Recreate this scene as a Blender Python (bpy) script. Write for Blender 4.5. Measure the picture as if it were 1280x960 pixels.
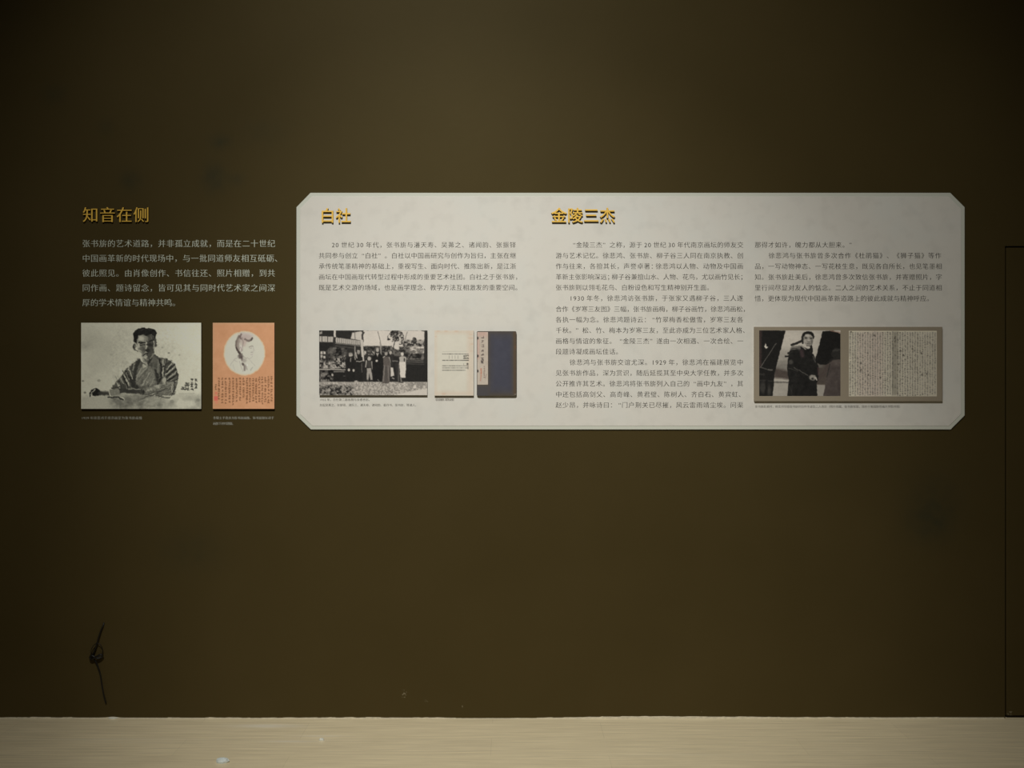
import bpy, math, random
import numpy as np

for _o in list(bpy.data.objects):
    bpy.data.objects.remove(_o, do_unlink=True)
SC = bpy.context.scene
COL = SC.collection

# ------------------------------------------------------------------ camera, world, lamps, exposure
S = 0.0034            # metres per photograph pixel on the wall plane
DIST = 4.5            # camera to wall
CZ = (898 - 480) * S  # eye height

cam_data = bpy.data.cameras.new('camera')
cam = bpy.data.objects.new('camera', cam_data)
COL.objects.link(cam)
cam.location = (0, -DIST, CZ)
cam.rotation_euler = (math.pi / 2, 0, 0)
cam_data.sensor_width = 36
cam_data.lens = 36 * DIST / (1280 * S)
SC.camera = cam

world = bpy.data.worlds.new('world')
SC.world = world
world.use_nodes = True
world.node_tree.nodes['Background'].inputs[0].default_value = (1.0, 0.93, 0.78, 1)
world.node_tree.nodes['Background'].inputs[1].default_value = 0.022


def spot(name, loc, aim, power, angle, blend, colour, radius):
    d = bpy.data.lights.new(name, 'SPOT')
    d.energy = power
    d.spot_size = math.radians(angle)
    d.spot_blend = blend
    d.color = colour
    d.shadow_soft_size = radius
    o = bpy.data.objects.new(name, d)
    COL.objects.link(o)
    o.location = loc
    dx, dy, dz = (aim[i] - loc[i] for i in range(3))
    o.rotation_euler = (math.atan2(math.hypot(dx, dy), -dz), 0, math.atan2(dy, dx) - math.pi / 2)
    return o


spot('track_spot', (-0.74, -4.6, 5.4), (-0.02, 0, 0.8), 690, 36, 1.0, (1.0, 0.985, 0.925), 0.03)
spot('added_wide_fill', (-0.68, -4.6, 5.4), (0.05, 0, 1.2), 630, 61, 1.0, (1.0, 0.985, 0.925), 0.03)  # added fill beside the track spot, lifts the dim outer parts of the wall

SC.view_settings.view_transform = 'Standard'
SC.view_settings.look = 'None'
SC.view_settings.gamma = 1
SC.view_settings.use_curve_mapping = False
SC.view_settings.exposure = 0.0


# ------------------------------------------------------------------ helpers
def lin(c):
    c = np.asarray(c, float) / 255.0
    return np.where(c <= 0.04045, c / 12.92, ((c + 0.055) / 1.055) ** 2.4)


def P(px, py, depth=0.0):
    """point that stands `depth` in front of the wall and shows at photograph pixel px, py"""
    k = S * (DIST - depth) / DIST
    return ((px - 640) * k, -depth, CZ - (py - 480) * k)


def new_mat(name):
    m = bpy.data.materials.new(name)
    m.use_nodes = True
    return m, m.node_tree, m.node_tree.nodes['Principled BSDF']


def simple_mat(name, col, rough=0.7, metal=0.0, spec=0.3, noise=0.0, scale=40.0):
    m, nt, b = new_mat(name)
    b.inputs['Roughness'].default_value = rough
    b.inputs['Metallic'].default_value = metal
    b.inputs['Specular IOR Level'].default_value = spec
    b.inputs['Base Color'].default_value = (*col, 1)
    if noise:
        tc = nt.nodes.new('ShaderNodeTexCoord')
        n = nt.nodes.new('ShaderNodeTexNoise')
        n.inputs['Scale'].default_value = scale
        n.inputs['Detail'].default_value = 5
        nt.links.new(tc.outputs['Object'], n.inputs['Vector'])
        mx = nt.nodes.new('ShaderNodeMix')
        mx.data_type = 'RGBA'
        mx.inputs[6].default_value = (*[c * (1 - noise) for c in col], 1)
        mx.inputs[7].default_value = (*[min(1, c * (1 + noise)) for c in col], 1)
        nt.links.new(n.outputs['Fac'], mx.inputs[0])
        nt.links.new(mx.outputs[2], b.inputs['Base Color'])
    return m


def mesh_obj(name, verts, faces, mat, parent=None, loc=(0, 0, 0), smooth=False):
    """verts in world space; loc = origin of a top-level object"""
    if parent is not None:
        loc = tuple(parent.get('_origin', (0, 0, 0)))
        if parent.parent is not None or '_origin' not in parent:
            pass
    v = np.asarray(verts, float) - np.asarray(loc, float)
    me = bpy.data.meshes.new(name)
    me.from_pydata(v.tolist(), [], [list(map(int, f)) for f in faces])
    me.update()
    if mat is not None:
        me.materials.append(mat)
    if smooth:
        me.polygons.foreach_set('use_smooth', [True] * len(me.polygons))
    o = bpy.data.objects.new(name, me)
    COL.objects.link(o)
    if parent is not None:
        o.parent = parent
    else:
        o.location = loc
    o['_origin'] = loc
    return o


def tag(o, label=None, cat=None, group=None, kind=None):
    if label: o['label'] = label
    if cat: o['category'] = cat
    if group: o['group'] = group
    if kind: o['kind'] = kind
    return o


def prism(poly, d0, d1, bev=0.0):
    """board with outline poly = [(X, Z)] (counter-clockwise seen from the room), back at depth d0, front at depth d1, chamfered front edge"""
    n = len(poly)
    cx = sum(p[0] for p in poly) / n
    cz = sum(p[1] for p in poly) / n
    rings = [(d0, 0.0), (d1 - bev, 0.0), (d1, bev)] if bev else [(d0, 0.0), (d1, 0.0)]
    V, F = [], []
    for d, ins in rings:
        for x, z in poly:
            V.append((x - math.copysign(ins, x - cx), -d, z - math.copysign(ins, z - cz)))
    for r in range(len(rings) - 1):
        for i in range(n):
            j = (i + 1) % n
            F.append((r * n + i, r * n + j, (r + 1) * n + j, (r + 1) * n + i))
    F.append(tuple((len(rings) - 1) * n + i for i in range(n)))
    F.append(tuple(reversed(range(n))))
    return V, F


def rect(x0, y0, x1, y1, depth):
    a = P(x0, y1, depth)
    b = P(x1, y0, depth)
    return [(a[0], a[2]), (b[0], a[2]), (b[0], b[2]), (a[0], b[2])]


def box(x0, x1, y0, y1, z0, z1):
    V = [(x, y, z) for z in (z0, z1) for x, y in ((x0, y0), (x1, y0), (x1, y1), (x0, y1))]
    F = [(3, 2, 1, 0), (4, 5, 6, 7), (0, 1, 5, 4), (1, 2, 6, 5), (2, 3, 7, 6), (3, 0, 4, 7)]
    return V, F


def merge(parts):
    V, F = [], []
    for v, f in parts:
        o = len(V)
        V += list(v)
        F += [tuple(i + o for i in q) for q in f]
    return V, F


def tube(pts, radii, seg=8):
    pts = [np.array(p, float) for p in pts]
    V, F = [], []
    n = len(pts)
    for i, p in enumerate(pts):
        t = pts[min(i + 1, n - 1)] - pts[max(i - 1, 0)]
        t /= np.linalg.norm(t) + 1e-12
        u = np.cross(t, (0, 1, 0))
        if np.linalg.norm(u) < 1e-3: u = np.cross(t, (1, 0, 0))
        u /= np.linalg.norm(u)
        w = np.cross(t, u)
        r = radii[i] if hasattr(radii, '__len__') else radii
        for k in range(seg):
            a = 2 * math.pi * k / seg
            V.append(tuple(p + r * (math.cos(a) * u + math.sin(a) * w)))
    for i in range(n - 1):
        for k in range(seg):
            l = (k + 1) % seg
            F.append((i * seg + k, i * seg + l, (i + 1) * seg + l, (i + 1) * seg + k))
    F.append(tuple(reversed(range(seg))))
    F.append(tuple((n - 1) * seg + k for k in range(seg)))
    return V, F


def smooth_path(pts, per=6):
    pts = [np.array(p, float) for p in pts]
    out = []
    for i in range(len(pts) - 1):
        p0, p1, p2, p3 = pts[max(i - 1, 0)], pts[i], pts[i + 1], pts[min(i + 2, len(pts) - 1)]
        for k in range(per):
            t = k / per
            out.append(0.5 * (2 * p1 + (p2 - p0) * t + (2 * p0 - 5 * p1 + 4 * p2 - p3) * t ** 2 + (3 * p1 - p0 - 3 * p2 + p3) * t ** 3))
    out.append(pts[-1])
    return out


# ------------------------------------------------------------------ materials of the setting
def wall_material():
    m, nt, b = new_mat('olive_brown_wall_paint')
    N, L = nt.nodes.new, nt.links.new
    b.inputs['Roughness'].default_value = 0.5
    b.inputs['Specular IOR Level'].default_value = 0.14
    b.inputs['Specular Tint'].default_value = (1.0, 0.86, 0.5, 1)
    geo = N('ShaderNodeNewGeometry')
    n1 = N('ShaderNodeTexNoise'); n1.inputs['Scale'].default_value = 2.2; n1.inputs['Detail'].default_value = 6
    L(geo.outputs['Position'], n1.inputs['Vector'])
    r1 = N('ShaderNodeValToRGB')
    r1.color_ramp.elements[0].position = 0.3
    r1.color_ramp.elements[1].position = 0.72
    r1.color_ramp.elements[0].color = (0.0575, 0.0415, 0.0148, 1)
    r1.color_ramp.elements[1].color = (0.0645, 0.0465, 0.0172, 1)
    L(n1.outputs['Fac'], r1.inputs['Fac'])
    last = r1.outputs['Color']

    sep = N('ShaderNodeSeparateXYZ'); L(geo.outputs['Position'], sep.inputs[0])

    def math_(op, a, c):
        q = N('ShaderNodeMath'); q.operation = op
        for i, s in enumerate((a, c)):
            if s is None: continue
            if isinstance(s, (int, float)): q.inputs[i].default_value = s
            else: L(s, q.inputs[i])
        return q.outputs[0]

    n2 = N('ShaderNodeTexNoise'); n2.inputs['Scale'].default_value = 26; n2.inputs['Detail'].default_value = 4
    L(geo.outputs['Position'], n2.inputs['Vector'])
    n3 = N('ShaderNodeTexNoise'); n3.inputs['Scale'].default_value = 130; n3.inputs['Detail'].default_value = 2
    L(geo.outputs['Position'], n3.inputs['Vector'])

    def patch(px, py, rx, ry):
        X, _, Z = P(px, py)
        a = math_('MULTIPLY', math_('SUBTRACT', sep.outputs[0], X), 1 / (rx * S))
        c = math_('MULTIPLY', math_('SUBTRACT', sep.outputs[2], Z), 1 / (ry * S))
        r = math_('ADD', math_('MULTIPLY', a, a), math_('MULTIPLY', c, c))
        return math_('POWER', 2.718, math_('MULTIPLY', r, -1.0))

    # damp marks: (px, py, radius x, radius y, strength)
    tot = None
    for px, py, rx, ry, s in ((276, 177, 13, 10, .7), (268, 222, 14, 17, .9), (163, 226, 13, 13, .7), (296, 224, 10, 8, .5), (133, 158, 9, 9, .4),
                              (1165, 650, 30, 28, .8), (68, 118, 14, 12, .5), (330, 165, 26, 16, .3), (1172, 610, 40, 30, .3), (240, 690, 40, 26, .35)):
        v = math_('MULTIPLY', patch(px, py, rx, ry), s)
        tot = v if tot is None else math_('ADD', tot, v)
    fac = math_('MINIMUM', math_('MULTIPLY', tot, math_('MULTIPLY', n2.outputs['Fac'], 1.25)), 0.9)
    mx = N('ShaderNodeMix'); mx.data_type = 'RGBA'
    L(fac, mx.inputs[0]); L(last, mx.inputs[6]); mx.inputs[7].default_value = (0.028, 0.03, 0.018, 1)
    last = mx.outputs[2]
    # paint chips near the floor
    tot = None
    for px, py, rx, ry, s in ((505, 868, 6, 9, 1.), (532, 876, 4, 4, 1.), (579, 883, 4, 3, .9), (460, 884, 7, 3, .6), (650, 876, 12, 4, .4), (1263, 892, 7, 8, 1.), (880, 889, 14, 4, .7),
                              (240, 870, 26, 8, .5), (420, 893, 18, 2, .5), (760, 893, 30, 3, .5), (930, 888, 22, 5, .6), (1066, 884, 10, 3, .6)):
        v = math_('MULTIPLY', patch(px, py, rx, ry), s)
        tot = v if tot is None else math_('ADD', tot, v)
    chip = math_('GREATER_THAN', math_('MULTIPLY', n3.outputs['Fac'], math_('ADD', math_('MULTIPLY', tot, 0.55), 0.45)), 0.525)
    mx = N('ShaderNodeMix'); mx.data_type = 'RGBA'
    L(math_('MULTIPLY', chip, 0.45), mx.inputs[0]); L(last, mx.inputs[6]); mx.inputs[7].default_value = (0.36, 0.32, 0.22, 1)
    L(mx.outputs[2], b.inputs['Base Color'])
    bp = N('ShaderNodeBump'); bp.inputs['Strength'].default_value = 0.06; bp.inputs['Distance'].default_value = 0.004
    L(n2.outputs['Fac'], bp.inputs['Height']); L(bp.outputs['Normal'], b.inputs['Normal'])
    return m


def floor_material():
    m, nt, b = new_mat('pale_laminate_planks')
    N, L = nt.nodes.new, nt.links.new
    geo = N('ShaderNodeNewGeometry')
    br = N('ShaderNodeTexBrick')
    br.offset = 0.37
    br.inputs['Scale'].default_value = 1.0
    br.inputs['Brick Width'].default_value = 1.22
    br.inputs['Row Height'].default_value = 0.197
    br.inputs['Mortar Size'].default_value = 0.0012
    br.inputs['Mortar Smooth'].default_value = 0.3
    br.inputs['Color1'].default_value = (0.86, 0.74, 0.495, 1)
    br.inputs['Color2'].default_value = (0.82, 0.705, 0.475, 1)
    br.inputs['Mortar'].default_value = (0.74, 0.635, 0.42, 1)
    mp0 = N('ShaderNodeMapping'); mp0.inputs['Location'].default_value = (0.85, 0.06, 0)
    L(geo.outputs['Position'], mp0.inputs['Vector']); L(mp0.outputs[0], br.inputs['Vector'])
    mp = N('ShaderNodeMapping'); mp.inputs['Scale'].default_value = (1.3, 26, 1)
    L(geo.outputs['Position'], mp.inputs['Vector'])
    n = N('ShaderNodeTexNoise'); n.inputs['Scale'].default_value = 2.6; n.inputs['Detail'].default_value = 8; n.inputs['Roughness'].default_value = 0.65
    L(mp.outputs[0], n.inputs['Vector'])
    r = N('ShaderNodeValToRGB')
    r.color_ramp.elements[0].position = 0.3; r.color_ramp.elements[0].color = (0.80, 0.79, 0.77, 1)
    r.color_ramp.elements[1].position = 0.72; r.color_ramp.elements[1].color = (1.1, 1.1, 1.1, 1)
    L(n.outputs['Fac'], r.inputs['Fac'])
    mx = N('ShaderNodeMix'); mx.data_type = 'RGBA'; mx.blend_type = 'MULTIPLY'; mx.inputs[0].default_value = 1
    L(br.outputs['Color'], mx.inputs[6]); L(r.outputs['Color'], mx.inputs[7])
    L(mx.outputs[2], b.inputs['Base Color'])
    # chalky scuffs
    sep = N('ShaderNodeSeparateXYZ'); L(geo.outputs['Position'], sep.inputs[0])

    def op(o, a, c):
        q = N('ShaderNodeMath'); q.operation = o
        for i, v in enumerate((a, c)):
            if isinstance(v, (int, float)): q.inputs[i].default_value = v
            else: L(v, q.inputs[i])
        return q.outputs[0]

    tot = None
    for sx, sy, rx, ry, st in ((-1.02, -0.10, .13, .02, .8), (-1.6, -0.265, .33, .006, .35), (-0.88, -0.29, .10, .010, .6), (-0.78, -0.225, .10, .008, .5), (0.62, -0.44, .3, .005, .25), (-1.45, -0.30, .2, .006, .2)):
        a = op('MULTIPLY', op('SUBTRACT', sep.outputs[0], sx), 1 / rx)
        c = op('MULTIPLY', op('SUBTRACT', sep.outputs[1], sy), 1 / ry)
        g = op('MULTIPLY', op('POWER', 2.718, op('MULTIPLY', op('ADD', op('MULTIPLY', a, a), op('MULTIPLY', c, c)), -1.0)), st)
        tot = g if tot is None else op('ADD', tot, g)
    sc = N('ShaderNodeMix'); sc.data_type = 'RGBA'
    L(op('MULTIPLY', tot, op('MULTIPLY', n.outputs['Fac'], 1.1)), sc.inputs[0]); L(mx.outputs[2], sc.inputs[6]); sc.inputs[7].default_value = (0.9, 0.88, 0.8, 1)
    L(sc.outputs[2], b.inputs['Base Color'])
    b.inputs['Roughness'].default_value = 0.42
    b.inputs['Specular IOR Level'].default_value = 0.35
    bp = N('ShaderNodeBump'); bp.inputs['Strength'].default_value = 0.1; bp.inputs['Distance'].default_value = 0.002
    L(n.outputs['Fac'], bp.inputs['Height']); L(bp.outputs['Normal'], b.inputs['Normal'])
    return m


M_WALL = wall_material()
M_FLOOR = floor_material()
M_GAP = simple_mat('dark_gap', (0.006, 0.005, 0.003), 0.9)

# ------------------------------------------------------------------ the setting
HX0, HX1 = P(1256.2, 0)[0], P(1256.2, 0)[0] + 0.92     # door opening
HZ1 = P(0, 307.5)[2]
WX0, WX1, WH, WT = -5.0, 6.0, 6.2, 0.14
wall = mesh_obj('wall_back', *merge([box(WX0, HX0, 0, WT, 0, WH), box(HX0, HX1, 0, WT, HZ1, WH), box(HX1, WX1, 0, WT, 0, WH)]), M_WALL)
tag(wall, 'dark olive brown painted exhibition wall carrying the texts and prints', 'wall', kind='structure')
back = mesh_obj('trim_2', *box(HX0 - .05, HX1 + .05, WT, WT + .02, 0, HZ1 + .05), M_GAP)
tag(back, 'black recess closing the gap behind the concealed door', 'recess', kind='structure')
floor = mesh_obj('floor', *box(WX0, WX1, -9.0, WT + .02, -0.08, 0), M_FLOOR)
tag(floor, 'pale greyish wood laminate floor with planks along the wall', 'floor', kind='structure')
G = 2.0 * S
V, F = prism([(HX0 + G, 0.012), (HX1 - G, 0.012), (HX1 - G, HZ1 - G), (HX0 + G, HZ1 - G)], -0.045, 0.0, 0.0015)
door = mesh_obj('door_1', V, F, M_WALL)
tag(door, 'concealed flush door painted like the dark wall, outlined by a black gap', 'door', kind='structure')


def caulk():
    """irregular plaster bead where wall and floor meet"""
    rng = np.random.default_rng(5)
    n = 900
    xs = np.linspace(P(-60, 0)[0], HX0 - 0.004, n)
    def vn(k):
        g = rng.random(k + 3)
        t = np.linspace(0, k, n); i = t.astype(int); f = t - i; f = f * f * (3 - 2 * f)
        return g[i] * (1 - f) + g[i + 1] * f
    h = 0.0022 + 0.0024 * vn(14) + 0.0016 * (vn(90) > .55) * vn(160) + 0.0016 * vn(300) * (vn(40) > .5)
    px = xs / S + 640
    h += np.exp(-((px - 870) / 150) ** 2) * 0.0038 + np.exp(-((px - 141) / 7) ** 2) * 0.004
    h *= np.where(np.exp(-((px - 620) / 60) ** 2) > .5, .55, 1)
    d = 0.003 + 0.003 * vn(60)
    V, F = [], []
    for x, hh, dd in zip(xs, h, d):
        V += [(x, 0, hh), (x, -dd * .35, hh * .93), (x, -dd * .8, hh * .55), (x, -dd * 1.15, 0.0)]
    for i in range(n - 1):
        for k in range(3):
            F.append((i * 4 + k, i * 4 + k + 1, i * 4 + 5 + k, i * 4 + 4 + k))
    o = mesh_obj('trim_1', V, F, simple_mat('pale_filler', (0.6, 0.53, 0.38), 0.8, noise=.35, scale=60), smooth=True)
    tag(o, 'uneven pale filler bead along the foot of the dark wall', 'trim', kind='structure')


caulk()


# ------------------------------------------------------------------ writing
_glyphs = {}


def glyph(ch, dv=0.0, dh=0.0):
    """face of one written character, em = 1; dv / dh thicken (or thin, if negative) its upright / level strokes on each side"""
    key = (ch, dv, dh)
    if key not in _glyphs:
        c = bpy.data.curves.new('lettering', 'FONT')
        c.body = ch
        c.resolution_u = 3
        o = bpy.data.objects.new('lettering', c)
        COL.objects.link(o)
        bpy.context.view_layer.update()
        ev = o.evaluated_get(bpy.context.evaluated_depsgraph_get())
        me = ev.to_mesh()
        raw = [(round(x.co[0], 5), round(x.co[1], 5)) for x in me.vertices]
        ids, v, remap = {}, [], []
        for q in raw:
            if q not in ids:
                ids[q] = len(v)
                v.append(q)
            remap.append(ids[q])
        f = []
        for p in me.polygons:
            q = [remap[i] for i in p.vertices]
            q = [i for k, i in enumerate(q) if i != q[k - 1]]
            if len(q) > 2: f.append(tuple(q))
        ev.to_mesh_clear()
        bpy.data.objects.remove(o, do_unlink=True)
        bpy.data.curves.remove(c)
        v = np.array(v, float).reshape(-1, 2)
        if len(v) and (dv or dh):
            cnt = {}
            for q in f:
                for i, j in zip(q, q[1:] + q[:1]):
                    cnt.setdefault(frozenset((i, j)), []).append((i, j))
            nrm = [[] for _ in v]
            for e in cnt.values():
                if len(e) == 1:
                    i, j = e[0]
                    t = v[j] - v[i]
                    L = np.hypot(*t)
                    if L < 1e-6: continue
                    n = np.array((t[1], -t[0])) / L
                    nrm[i].append(n)
                    nrm[j].append(n)
            d = np.zeros_like(v)
            for i, ns in enumerate(nrm):
                if len(ns) >= 2:
                    m = (ns[0] + ns[1]) / max(1 + ns[0] @ ns[1], 0.35)
                    d[i] = m
                elif ns:
                    d[i] = ns[0]
            v = v + d * np.array((dv, dh))
        v = np.c_[v, np.zeros(len(v))]
        _glyphs[key] = (v, f)
    return _glyphs[key]


def advance(ch):
    if ch == ' ': return 0.24
    if ch == '　': return 1.0
    if ord(ch) < 128: return 0.56
    if ch in '；：': return 0.72
    return 1.0


def line_mesh(text, x0, x1, yc, size, depth, thin=(-0.001, -0.016)):
    adv = [advance(c) for c in text]
    k = (x1 - x0) / sum(adv)   # pixels per em of advance
    V, F = [], []
    pen = 0.0
    for ch, a in zip(text, adv):
        if ch not in ' 　':
            v, f = glyph(ch, *thin)
            if len(v):
                gx = v[:, 0].copy()
                if ch == '“': gx += 1.0 - gx.max() - 0.06
                elif ch == '”': gx += 0.06 - gx.min()
                elif ord(ch) < 128: gx = gx * 1.0
                px = x0 + pen * k + gx * size
                py = yc - (v[:, 1] - 0.38) * size
                o = len(V)
                for a_, b_ in zip(px, py): V.append(P(a_, b_, depth))
                F += [tuple(i + o for i in q) for q in f]
        pen += a
    return V, F


M_INK = simple_mat('dark_grey_print', (0.034, 0.027, 0.02), 0.8)
M_INK_SMALL = simple_mat('grey_caption_print', (0.12, 0.108, 0.09), 0.8)
M_WHITE_INK = simple_mat('pale_vinyl_lettering', (0.62, 0.66, 0.55), 0.7)
M_WHITE_SMALL = simple_mat('pale_caption_lettering', (0.5, 0.5, 0.43), 0.7)


def gold_material():
    m, nt, b = new_mat('gold_lacquer')
    b.inputs['Base Color'].default_value = (0.93, 0.575, 0.085, 1)
    b.inputs['Metallic'].default_value = 0.15
    b.inputs['Roughness'].default_value = 0.42
    return m


M_GOLD = gold_material()
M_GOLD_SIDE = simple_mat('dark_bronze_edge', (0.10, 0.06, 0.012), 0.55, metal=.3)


def raised_characters(text, x0, pitch, yc, size, base, thick, offset, labels, group, level=None):
    for i, ch in enumerate(text):
        v, f = glyph(ch, offset, offset * .4 if level is None else level)
        px = x0 + i * pitch + (v[:, 0] - 0.5) * size + pitch / 2
        py = yc - (v[:, 1] - 0.38) * size
        n = len(v)
        V = [P(a, b, base + thick) for a, b in zip(px, py)]
        back = [(p[0], -base, p[2]) for p in V]
        # outline edges = edges used by one face only
        cnt = {}
        for q in f:
            for a, b in zip(q, q[1:] + q[:1]):
                cnt.setdefault(frozenset((a, b)), []).append((a, b))
        F = [tuple(q) for q in f]
        nface = len(F)
        F += [tuple(reversed([k + n for k in q])) for q in f]
        for e in cnt.values():
            if len(e) == 1:
                a, b = e[0]
                F.append((b, a, a + n, b + n))
        c = P(x0 + (i + .5) * pitch, yc, base)
        o = mesh_obj('heading_character', V + back, F, M_GOLD, loc=c)
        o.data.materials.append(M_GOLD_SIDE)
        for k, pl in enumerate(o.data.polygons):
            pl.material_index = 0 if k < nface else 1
        tag(o, labels[i], 'character', group)


# ------------------------------------------------------------------ painting of the printed pictures
RES = 2.0      # samples per photograph pixel


class Canvas:
    def __init__(s, x0, y0, x1, y1, base, frame, seed=1, warp=0.0):
        """picture spanning photograph pixels x0..x1, y0..y1; frame = (origin x, origin y, scale) of the drawing coordinates"""
        s.b = (x0, y0, x1, y1)
        s.w = int(round((x1 - x0) * RES)) + 1
        s.h = int(round((y1 - y0) * RES)) + 1
        px = np.linspace(x0, x1, s.w)
        py = np.linspace(y0, y1, s.h)
        s.ox, s.oy, s.k = frame
        s.X, s.Y = np.meshgrid((px - s.ox) * s.k, (py - s.oy) * s.k)
        s.rng = np.random.default_rng(seed)
        s.rnd = random.Random(seed)
        s.X0, s.Y0 = s.X, s.Y
        if warp:
            wx, wy = s.noise(26, 26, 3), s.noise(26, 26, 3)
            s.X = s.X0 + (wx - .5) * warp
            s.Y = s.Y0 + (wy - .5) * warp
        s.tint = (1, 1, 1)
        s.img = np.zeros((s.h, s.w, 3))
        s.img[:] = s.c(base)

    def c(s, v):
        return np.array([v * t for t in s.tint] if not hasattr(v, '__len__') else v, float)

    def put(s, mask, v, a=1.0):
        m = np.clip(mask, 0, 1)[..., None] * a
        s.img = s.img * (1 - m) + s.c(v) * m

    def soft(s, d, blur):
        return np.clip(0.5 - d / max(blur, 1e-6), 0, 1)

    def poly(s, pts, v, a=1.0, blur=None):
        blur = blur or s.k * 1.0
        pts = np.array(pts, float)
        inside = np.zeros(s.X.shape, bool)
        dist = np.full(s.X.shape, 1e9)
        n = len(pts)
        for i in range(n):
            (ax, ay), (bx, by) = pts[i], pts[(i + 1) % n]
            if ay != by:
                cr = ((ay > s.Y) != (by > s.Y)) & (s.X < (bx - ax) * (s.Y - ay) / (by - ay) + ax)
                inside ^= cr
            dist = np.minimum(dist, s.seg(ax, ay, bx, by))
        s.put(s.soft(np.where(inside, -dist, dist), blur), v, a)
        return s

    def seg(s, ax, ay, bx, by):
        dx, dy = bx - ax, by - ay
        t = np.clip(((s.X - ax) * dx + (s.Y - ay) * dy) / (dx * dx + dy * dy + 1e-9), 0, 1)
        return np.hypot(s.X - ax - t * dx, s.Y - ay - t * dy)

    def line(s, pts, w, v, a=1.0, blur=None):
        blur = blur or s.k * 0.9
        d = np.full(s.X.shape, 1e9)
        for p, q in zip(pts, pts[1:]):
            d = np.minimum(d, s.seg(*p, *q))
        s.put(s.soft(d - w / 2, blur), v, a)
        return s

    def ell(s, cx, cy, rx, ry, v, a=1.0, blur=None):
        blur = blur or s.k * 1.0
        q = np.hypot((s.X - cx) / rx, (s.Y - cy) / ry)
        s.put(s.soft((q - 1) * min(rx, ry), blur), v, a)
        return s

    def box(s, x0, y0, x1, y1, v, a=1.0, blur=None):
        return s.poly([(x0, y0), (x1, y0), (x1, y1), (x0, y1)], v, a, blur)

    def noise(s, sx, sy=None, octaves=3):
        """value noise 0..1 with features of sx, sy drawing units"""
        sy = sy or sx
        out = np.zeros(s.X.shape)
        amp, tot = 1.0, 0.0
        for o in range(octaves):
            gx = (s.X0 - s.X0.min()) / (sx / 2 ** o)
            gy = (s.Y0 - s.Y0.min()) / (sy / 2 ** o)
            nx, ny = int(gx.max()) + 3, int(gy.max()) + 3
            g = s.rng.random((ny, nx))
            ix, iy = gx.astype(int), gy.astype(int)
            fx, fy = gx - ix, gy - iy
            fx = fx * fx * (3 - 2 * fx); fy = fy * fy * (3 - 2 * fy)
            q = (g[iy, ix] * (1 - fx) + g[iy, ix + 1] * fx) * (1 - fy) + (g[iy + 1, ix] * (1 - fx) + g[iy + 1, ix + 1] * fx) * fy
            out += amp * q; tot += amp; amp *= .6
        return out / tot

    def mottle(s, amount, sx, sy=None, octaves=3, mask=None):
        n = (s.noise(sx, sy, octaves) - .5) * 2 * amount
        if mask is not None: n = n * mask
        s.img = np.clip(s.img + n[..., None] * np.array(s.tint), 3, 250)
        return s

    def region(s, x0, y0, x1, y1, blur):
        d = np.maximum(np.maximum(x0 - s.X, s.X - x1), np.maximum(y0 - s.Y, s.Y - y1))
        return s.soft(d, blur)

    def foliage(s, x0, y0, x1, y1, lo, hi, size, a=1.0, blur=30, contrast=4.0, ellipse=False):
        n = np.clip((s.noise(size, size, 3) - .5) * contrast + .5, 0, 1)
        if ellipse:
            q = np.hypot((s.X - (x0 + x1) / 2) / ((x1 - x0) / 2), (s.Y - (y0 + y1) / 2) / ((y1 - y0) / 2))
            m = np.clip((1.05 - q + (s.noise(size * 1.5) - .5) * .7) * 4, 0, 1)
        else:
            m = s.region(x0, y0, x1, y1, blur)
        s.img = s.img * (1 - m[..., None] * a) + (lo + (hi - lo) * n)[..., None] * np.array(s.tint) * m[..., None] * a
        return s

    def straight(s):
        s.X, s.Y = s.X0, s.Y0
        return s

    def hatch(s, x0, y0, x1, y1, n, ang, lo, hi, length, w, a=.5):
        r = s.rnd
        for _ in range(n):
            x, y = r.uniform(x0, x1), r.uniform(y0, y1)
            t = math.radians(ang + r.uniform(-22, 22))
            l = length * r.uniform(.5, 1.2)
            s.line([(x, y), (x + l * math.cos(t), y + l * math.sin(t))], w * r.uniform(.7, 1.3), r.uniform(lo, hi), a)
        return s

    def character(s, cx, cy, size, v, a=.9, w=None):
        w = w or size * .16
        r = s.rnd
        h = size / 2
        for _ in range(r.choice((3, 4, 4, 5))):
            t = r.random()
            if t < .45:
                y = cy + r.uniform(-h, h) * .8
                s.line([(cx - h * r.uniform(.4, .9), y), (cx + h * r.uniform(.4, .9), y + r.uniform(-.1, .1) * size)], w, v, a)
            elif t < .8:
                x = cx + r.uniform(-h, h) * .6
                s.line([(x, cy - h * r.uniform(.3, .9)), (x + r.uniform(-.1, .1) * size, cy + h * r.uniform(.3, .9))], w, v, a)
            else:
                s.line([(cx, cy - h * .2), (cx + r.choice((-1, 1)) * h * .8, cy + h * .8)], w, v, a)
        return s


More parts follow.
